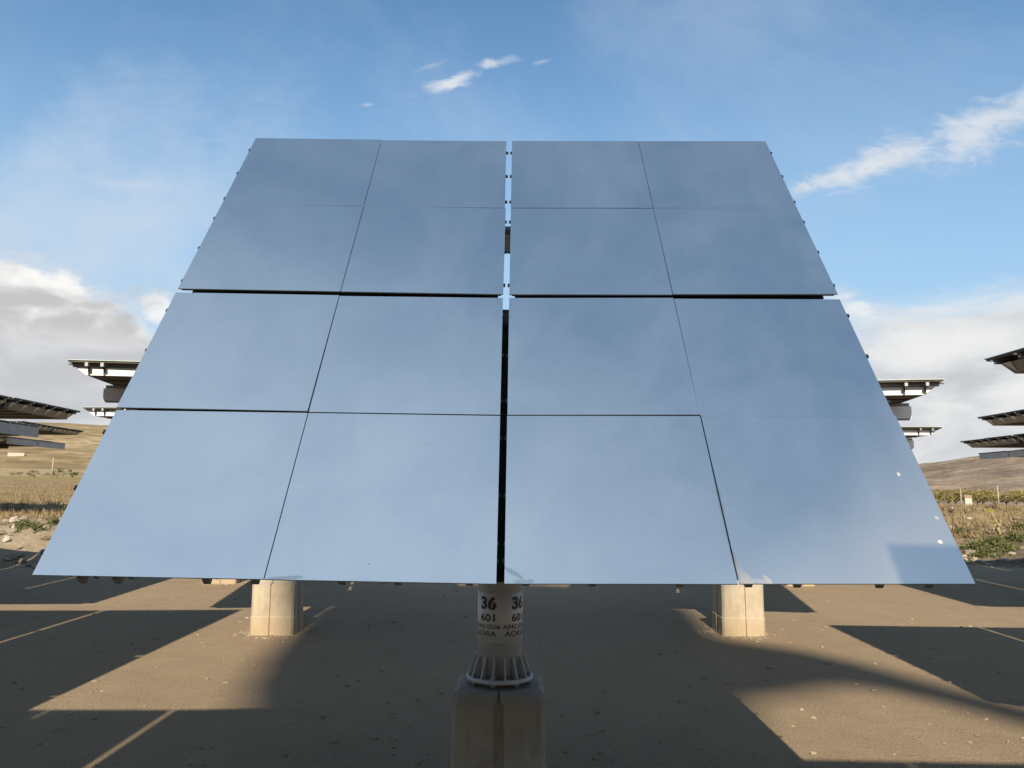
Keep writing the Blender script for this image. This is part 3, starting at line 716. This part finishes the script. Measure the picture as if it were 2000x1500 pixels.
def stone_mat(name, cols):
    m, t, b = material(name); P = t.node('ShaderNodeNewGeometry').outputs['Position']
    isl = t.node('ShaderNodeNewGeometry').outputs['Random Per Island']
    n = t.noise(P, 30, 5, 0.7)
    t.set(b.inputs['Base Color'], t.mix(t.m('MULTIPLY', n, 0.5), t.mix(1.0, t.ramp(isl, cols), (0.66, 0.65, 0.64), 'MULTIPLY'), (0.14, 0.11, 0.08))); b.inputs['Roughness'].default_value = 0.95
    return m
STONE = stone_mat('mixed_field_stone', [(0.0, (0.22, 0.18, 0.14)), (0.55, (0.36, 0.30, 0.23)), (0.85, (0.50, 0.44, 0.36)), (1.0, (0.66, 0.61, 0.53))])
CLOD = stone_mat('earth_clods_and_pebbles', [(0.0, (0.26, 0.20, 0.13)), (0.60, (0.40, 0.32, 0.22)), (0.90, (0.44, 0.37, 0.28)), (1.0, (0.58, 0.52, 0.43))])
rnd = random.Random(11)
bm = Raw()
for k in range(5200):
    y = 3.0 + 15 * rnd.random() ** 1.5; x = rnd.uniform(-1, 1) * (y * 0.75 + 0.6)
    if rnd.random() < 0.12: x, y = rnd.uniform(-12, 12), rnd.uniform(-6, 3)
    r = 0.004 + 0.024 * rnd.random() ** 7
    stone(bm, (x, y, 0.0), r, rnd)
for cx_, cy_ in ((MX, MY + 0.17), (-2.70, 9.62), (2.66, 9.72), (-5.0, 14.5)):
    for k in range(170):
        a = rnd.uniform(0, 6.28); q = 0.30 + abs(rnd.gauss(0, 0.10)); stone(bm, (cx_ + q * cos(a), cy_ + q * sin(a), -0.004), rnd.uniform(0.008, 0.028), rnd, 0.5)
me = bm.mesh('gravel', CLOD); link('gravel', me, kind='stuff', label='small pale stones scattered over the packed earth yard', category='gravel')
bm = Raw()
for k in range(2600):
    az = rnd.uniform(-40, 40); e = yard_edge(az); r = e + rnd.uniform(-0.8, 7.5) * rnd.random() ** 0.6; x, y = r * sin(R(az)), r * cos(R(az))
    stone(bm, (x, y, height(x, y)), 0.02 + 0.13 * rnd.random() ** 3, rnd, 0.7)
me = bm.mesh('rubble', STONE); link('rubble', me, kind='stuff', label='broken stones and clods lying on the earth bank round the yard', category='rubble')

def leafmat(name, a, b_, rough=0.8):
    m, t, b = material(name); isl = t.node('ShaderNodeNewGeometry').outputs['Random Per Island']
    t.set(b.inputs['Base Color'], t.mix(1.0, t.mix(isl, a, b_), (0.66, 0.66, 0.66), 'MULTIPLY')); b.inputs['Roughness'].default_value = rough; b.inputs['Specular IOR Level'].default_value = 0.2
    return m
DRY = leafmat('dry_grass_blades', (0.42, 0.32, 0.17), (0.24, 0.175, 0.10)); GRN = leafmat('weed_leaves', (0.07, 0.11, 0.03), (0.20, 0.20, 0.08))
OLV = leafmat('olive_shrub_leaves', (0.17, 0.15, 0.05), (0.36, 0.29, 0.11)); DKG = leafmat('dark_shrub_leaves', (0.04, 0.05, 0.018), (0.09, 0.10, 0.035))
GR2 = leafmat('dusty_weed_leaves', (0.10, 0.13, 0.05), (0.22, 0.21, 0.10)); YEL = leafmat('yellow_flower_heads', (0.60, 0.52, 0.05), (0.45, 0.42, 0.06)); STK = leafmat('dry_stalk', (0.20, 0.13, 0.08), (0.12, 0.075, 0.045)); PALE = leafmat('pale_stem', (0.50, 0.45, 0.22), (0.42, 0.36, 0.2))
g = Raw()
for k in range(15000):
    az = rnd.choice((-1, 1)) * rnd.uniform(16, 40); r = 24.5 + 60 * rnd.random() ** 1.6
    x, y = r * sin(R(az)), r * cos(R(az))
    if fbm(x * 0.25, y * 0.25, 3, 7.0) < -0.12: continue
    z = height(x, y); p = Vector((x, y, z - 0.01)); hh = rnd.uniform(0.08, 0.24)
    for q in range(5):
        g.blade(p + Vector((rnd.gauss(0, .07), rnd.gauss(0, .07), 0)), Vector((rnd.gauss(0, .35) * hh, rnd.gauss(0, .35) * hh, hh * rnd.uniform(0.7, 1.1))), 0.010)
link('dry_grass', g.mesh('dry_grass', DRY), kind='stuff', label='straw coloured dry grass growing over the field beyond the bank', category='grass')

def weeds(name, spots, label, dens=260, hgt=0.22, mat=GRN):
    g = Raw()
    for cx, cy, rx, ry in spots:
        for k in range(dens):
            a = rnd.uniform(0, 6.28); q = abs(rnd.gauss(0, 0.62)); x = cx + rx * q * cos(a); y = cy + ry * q * sin(a); z = height(x, y); h2 = hgt * max(0.3, 1 - 0.5 * q) * rnd.uniform(0.4, 1.1)
            st = Vector((rnd.gauss(0, .4) * h2, rnd.gauss(0, .4) * h2, h2)); g.blade(Vector((x, y, z)), st, 0.012)
            for i in range(5): g.leaf(Vector((x, y, z)) + st * rnd.uniform(0.2, 1.0) + Vector((rnd.gauss(0, .025), rnd.gauss(0, .025), 0)), rnd.uniform(0.018, 0.040), rnd)
    return link(name, g.mesh(name, mat), kind='stuff', label=label, category='weeds')
sp = []
for pxx, pyy, rx, ry in ((1905, 1072, .55, .4), (1940, 1062, .6, .45), (1925, 1085, .4, .3), (1985, 1055, .45, .35), (1960, 1075, .4, .3), (1880, 1045, .25, .2), (1990, 1035, .3, .3)):
    h_ = hit(pxx, pyy, 18.0)
    if h_: sp.append((h_.x, h_.y, rx, ry))
weeds('weed_patch', sp, 'green weeds sprawling over the earth bank at the right', 120, 0.2)
sp = []
for pxx, pyy, rx, ry in ((52, 1026, .32, .25), (40, 1032, .2, .2), (72, 1037, .18, .15), (105, 1024, .12, .2)):
    h_ = hit(pxx, pyy, 18.0)
    if h_: sp.append((h_.x, h_.y, rx, ry))
weeds('weed_patch', sp, 'small tufts of green weeds on top of the pale bank at the left', 60, 0.15, GR2)

def plant(name, label, pos, fn, cat='plant', group=None):
    root = bpy.data.objects.new(name, None); COL.objects.link(root); root.location = pos; root['label'] = label; root['category'] = cat
    if group: root['group'] = group
    fn(root); return root
def yellow(root):
    s_ = Raw(); top = Vector((-0.16, 0, 0.62)); s_.tube(Vector((0.06, 0, -0.05)), Vector((0, 0, 0.3)), 0.03, 0.026); s_.tube(Vector((0, 0, 0.3)), top, 0.026, 0.012)
    f = Raw(); lf = Raw()
    for k in range(46): f.leaf(top + Vector((rnd.gauss(-0.02, .045), rnd.gauss(0, .04), rnd.gauss(0.02, .04))), 0.022, rnd)
    for k in range(60): lf.leaf(Vector((rnd.gauss(0, .07), rnd.gauss(0, .07), rnd.uniform(0.02, 0.4))), 0.035, rnd)
    link('stem', s_.mesh('stem', PALE), root); link('flower_head', f.mesh('flower_head', YEL), root); link('leaves', lf.mesh('leaves', PALE), root)
def stalk(root):
    s_ = Raw(); f = Raw(); p = Vector((0, 0, -0.05))
    for k in range(5):
        q = p + Vector((rnd.uniform(-.03, .035), 0, 0.15)); s_.tube(p, q, 0.016 - k * 0.002, 0.014 - k * 0.002); p = q
    for k in range(110): f.leaf(p + Vector((rnd.gauss(0, .045), rnd.gauss(0, .04), rnd.gauss(0.0, .045))), 0.022, rnd)
    for k in range(40): f.leaf(Vector((rnd.gauss(0, .04), rnd.gauss(0, .04), rnd.uniform(0, .6))), 0.02, rnd)
    link('stem', s_.mesh('stem', STK), root); link('seed_head', f.mesh('seed_head', STK), root)
h_ = hit(1950, 1046, 18); plant('flowering_weed', 'leaning pale weed with a bright yellow head on the right bank', h_, yellow)
h_ = hit(1864, 1052, 18); plant('dry_stalk', 'dark dry stalk with a seed head beside the right edge of the big mirror', h_, stalk)
# bushes
def bush(name, pos, w_, h, mat, label, group, trunk=False, n=260):
    root = bpy.data.objects.new(name, None); COL.objects.link(root); root.location = pos; root['label'] = label; root['category'] = 'tree' if trunk else 'bush'; root['group'] = group
    s_ = Raw(); f = Raw(); base = h * (0.35 if trunk else 0.12)
    s_.tube(Vector((0, 0, -0.2)), Vector((0, 0, base + h * 0.2)), h * 0.035, h * 0.02)
    cl = []
    for k in range(7):
        c_ = Vector((rnd.uniform(-.36, .36) * w_, rnd.uniform(-.3, .3) * w_, base + (h - base) * rnd.uniform(0.25, 0.8))); cl.append((c_, rnd.uniform(0.16, 0.30)))
        s_.tube(Vector((0, 0, base)), c_, h * 0.016, h * 0.006, 5)
    for k in range(n):
        c_, q = rnd.choice(cl); d = Vector((rnd.gauss(0, 1), rnd.gauss(0, 1), rnd.gauss(0, 1))).normalized() * rnd.random() ** 0.45
        f.leaf(c_ + Vector((d.x * q * w_, d.y * q * w_, d.z * q * h * 0.8)), 0.075 * h * rnd.uniform(0.5, 1.1), rnd)
    link('stem' if not trunk else 'trunk', s_.mesh('stem', STK), root); link('foliage' if not trunk else 'crown', f.mesh('foliage', mat), root)
    return root
def at_az(az, r): x, y = r * sin(R(az)), r * cos(R(az)); return Vector((x, y, height(x, y)))
ORD = ['first', 'second', 'third', 'fourth', 'fifth', 'sixth', 'seventh', 'eighth', 'ninth', 'tenth', 'eleventh', 'twelfth', 'thirteenth', 'fourteenth', 'fifteenth', 'sixteenth']
side = 'low bushes in a row below the left hillside'
for k, (az, w_, h) in enumerate(((-32.6, 2.6, 1.8), (-31.6, 1.6, 1.0), (-31.2, 1.8, 1.1), (-30.6, 2.2, 1.2), (-29.9, 1.6, 1.0), (-29.4, 2.4, 1.2), (-28.9, 1.7, 1.1), (-28.2, 2.0, 1.2), (-27.7, 1.7, 1.1), (-27.1, 2.2, 1.3))):
    bush('bush', at_az(az, 168 + (k % 3)), w_, h, DKG, ORD[k] + ' dark bush from the left in the row below the left hillside', side, n=150)
for k, (az, r, h) in enumerate(((-30.4, 118, 1.1), (-29.2, 120, 1.4), (-28.4, 119, 1.5), (-27.2, 117, 1.4))):
    bush('bush', at_az(az, r), h * 1.1, h, DKG, ORD[k] + ' green bush from the left in the yellow strip of the left field', 'bushes in the yellow strip', n=150)
BL = {}
for k in range(16):
    az = 26.0 + k * 0.52 + rnd.uniform(-.15, .15); h = rnd.uniform(3.0, 4.6)
    bush('bush', at_az(az, 245 + rnd.uniform(-8, 8)), h * 2.6, h, OLV, ORD[k] + ' olive bush from the left in the belt under the right hill', 'bushes in the belt under the right hill', n=620)
CP = simple('pale_post', (0.30, 0.27, 0.22), 0.9)
def post(pos, h, label, grp):
    b = MB(); k = h / 1.6; b.lathe([(0.055 * k, -0.2), (0.05 * k, h * 0.5), (0.045 * k, h - 0.02), (0.03 * k, h)], 10)
    for z in (0.75, 0.9): b.lathe([(0.058 * k, h * z), (0.058 * k, h * z + 0.02)], 10)
    link('fence_post', b.mesh('fence_post', CP), None, pos, (R(rnd.uniform(-1, 1)), R(rnd.uniform(-1.5, 1.5)), 0), label=label, category='post', group=grp)
pp = hit(1878, 991, 24); post(pp, pp.length * 0.020, 'pale upright post in the right field, nearer the big mirror', 'posts in the right field')
pp = hit(1951, 990, 24); post(pp, pp.length * 0.022, 'pale upright post in the right field, nearer the photo edge', 'posts in the right field')
post(at_az(-29.5, 116), 2.6, 'thin pale post in the left field among the bushes', 'posts in the left field')
WALL = simple('whitewashed_wall', (0.40, 0.38, 0.33), 0.8); ROOF = simple('tiled_roof', (0.22, 0.15, 0.10), 0.8); GLS = simple('dark_window', (0.03, 0.03, 0.035), 0.2)
def house(pos, rz, L_, D_, H_, label, shed=False, openings=True):
    root = bpy.data.objects.new('farm_building', None); COL.objects.link(root); root.location = pos; root.rotation_euler = (0, 0, R(rz)); root['label'] = label; root['category'] = 'building'
    b = MB(); b.box(-L_/2, L_/2, -D_/2, D_/2, -1.0, H_); link('wall', b.mesh('wall', WALL), root)
    b = MB(); b.prism([(-D_/2 - .1, H_ + 0.01), (D_/2 + .1, H_ + 0.01), (D_/2 + .1, H_ + 0.08), (0, H_ + H_ * (0.12 if shed else 0.35)), (-D_/2 - .1, H_ + 0.08)], -L_/2 - .1, L_/2 + .1, lambda x, y, h: (h, x, y)); link('roof', b.mesh('roof', ROOF), root)
    for u in ((-0.3, 0.3) if openings else ()):
        b = MB(); b.box(u * L_ - .5, u * L_ + .5, -D_/2 - 0.05, -D_/2 + 0.1, H_ * .4, H_ * .75); link('window', b.mesh('window', GLS), root)
    if openings: b = MB(); b.box(-.5, .5, -D_/2 - 0.05, -D_/2 + 0.1, 0, min(2.0, H_ * 0.8)); link('door', b.mesh('door', GLS), root)
h_ = hit(31, 890, 200, 900)
k_ = h_.length / 262
house(h_, 31, 3.9 * k_, 2.2 * k_, 0.85 * k_, 'long low cream building on the brown hillside at the far left', True, False)
house(at_az(29.25, 234), -20, 1.5, 1.6, 1.9, 'small white house half hidden in the bushes on the right', openings=False)
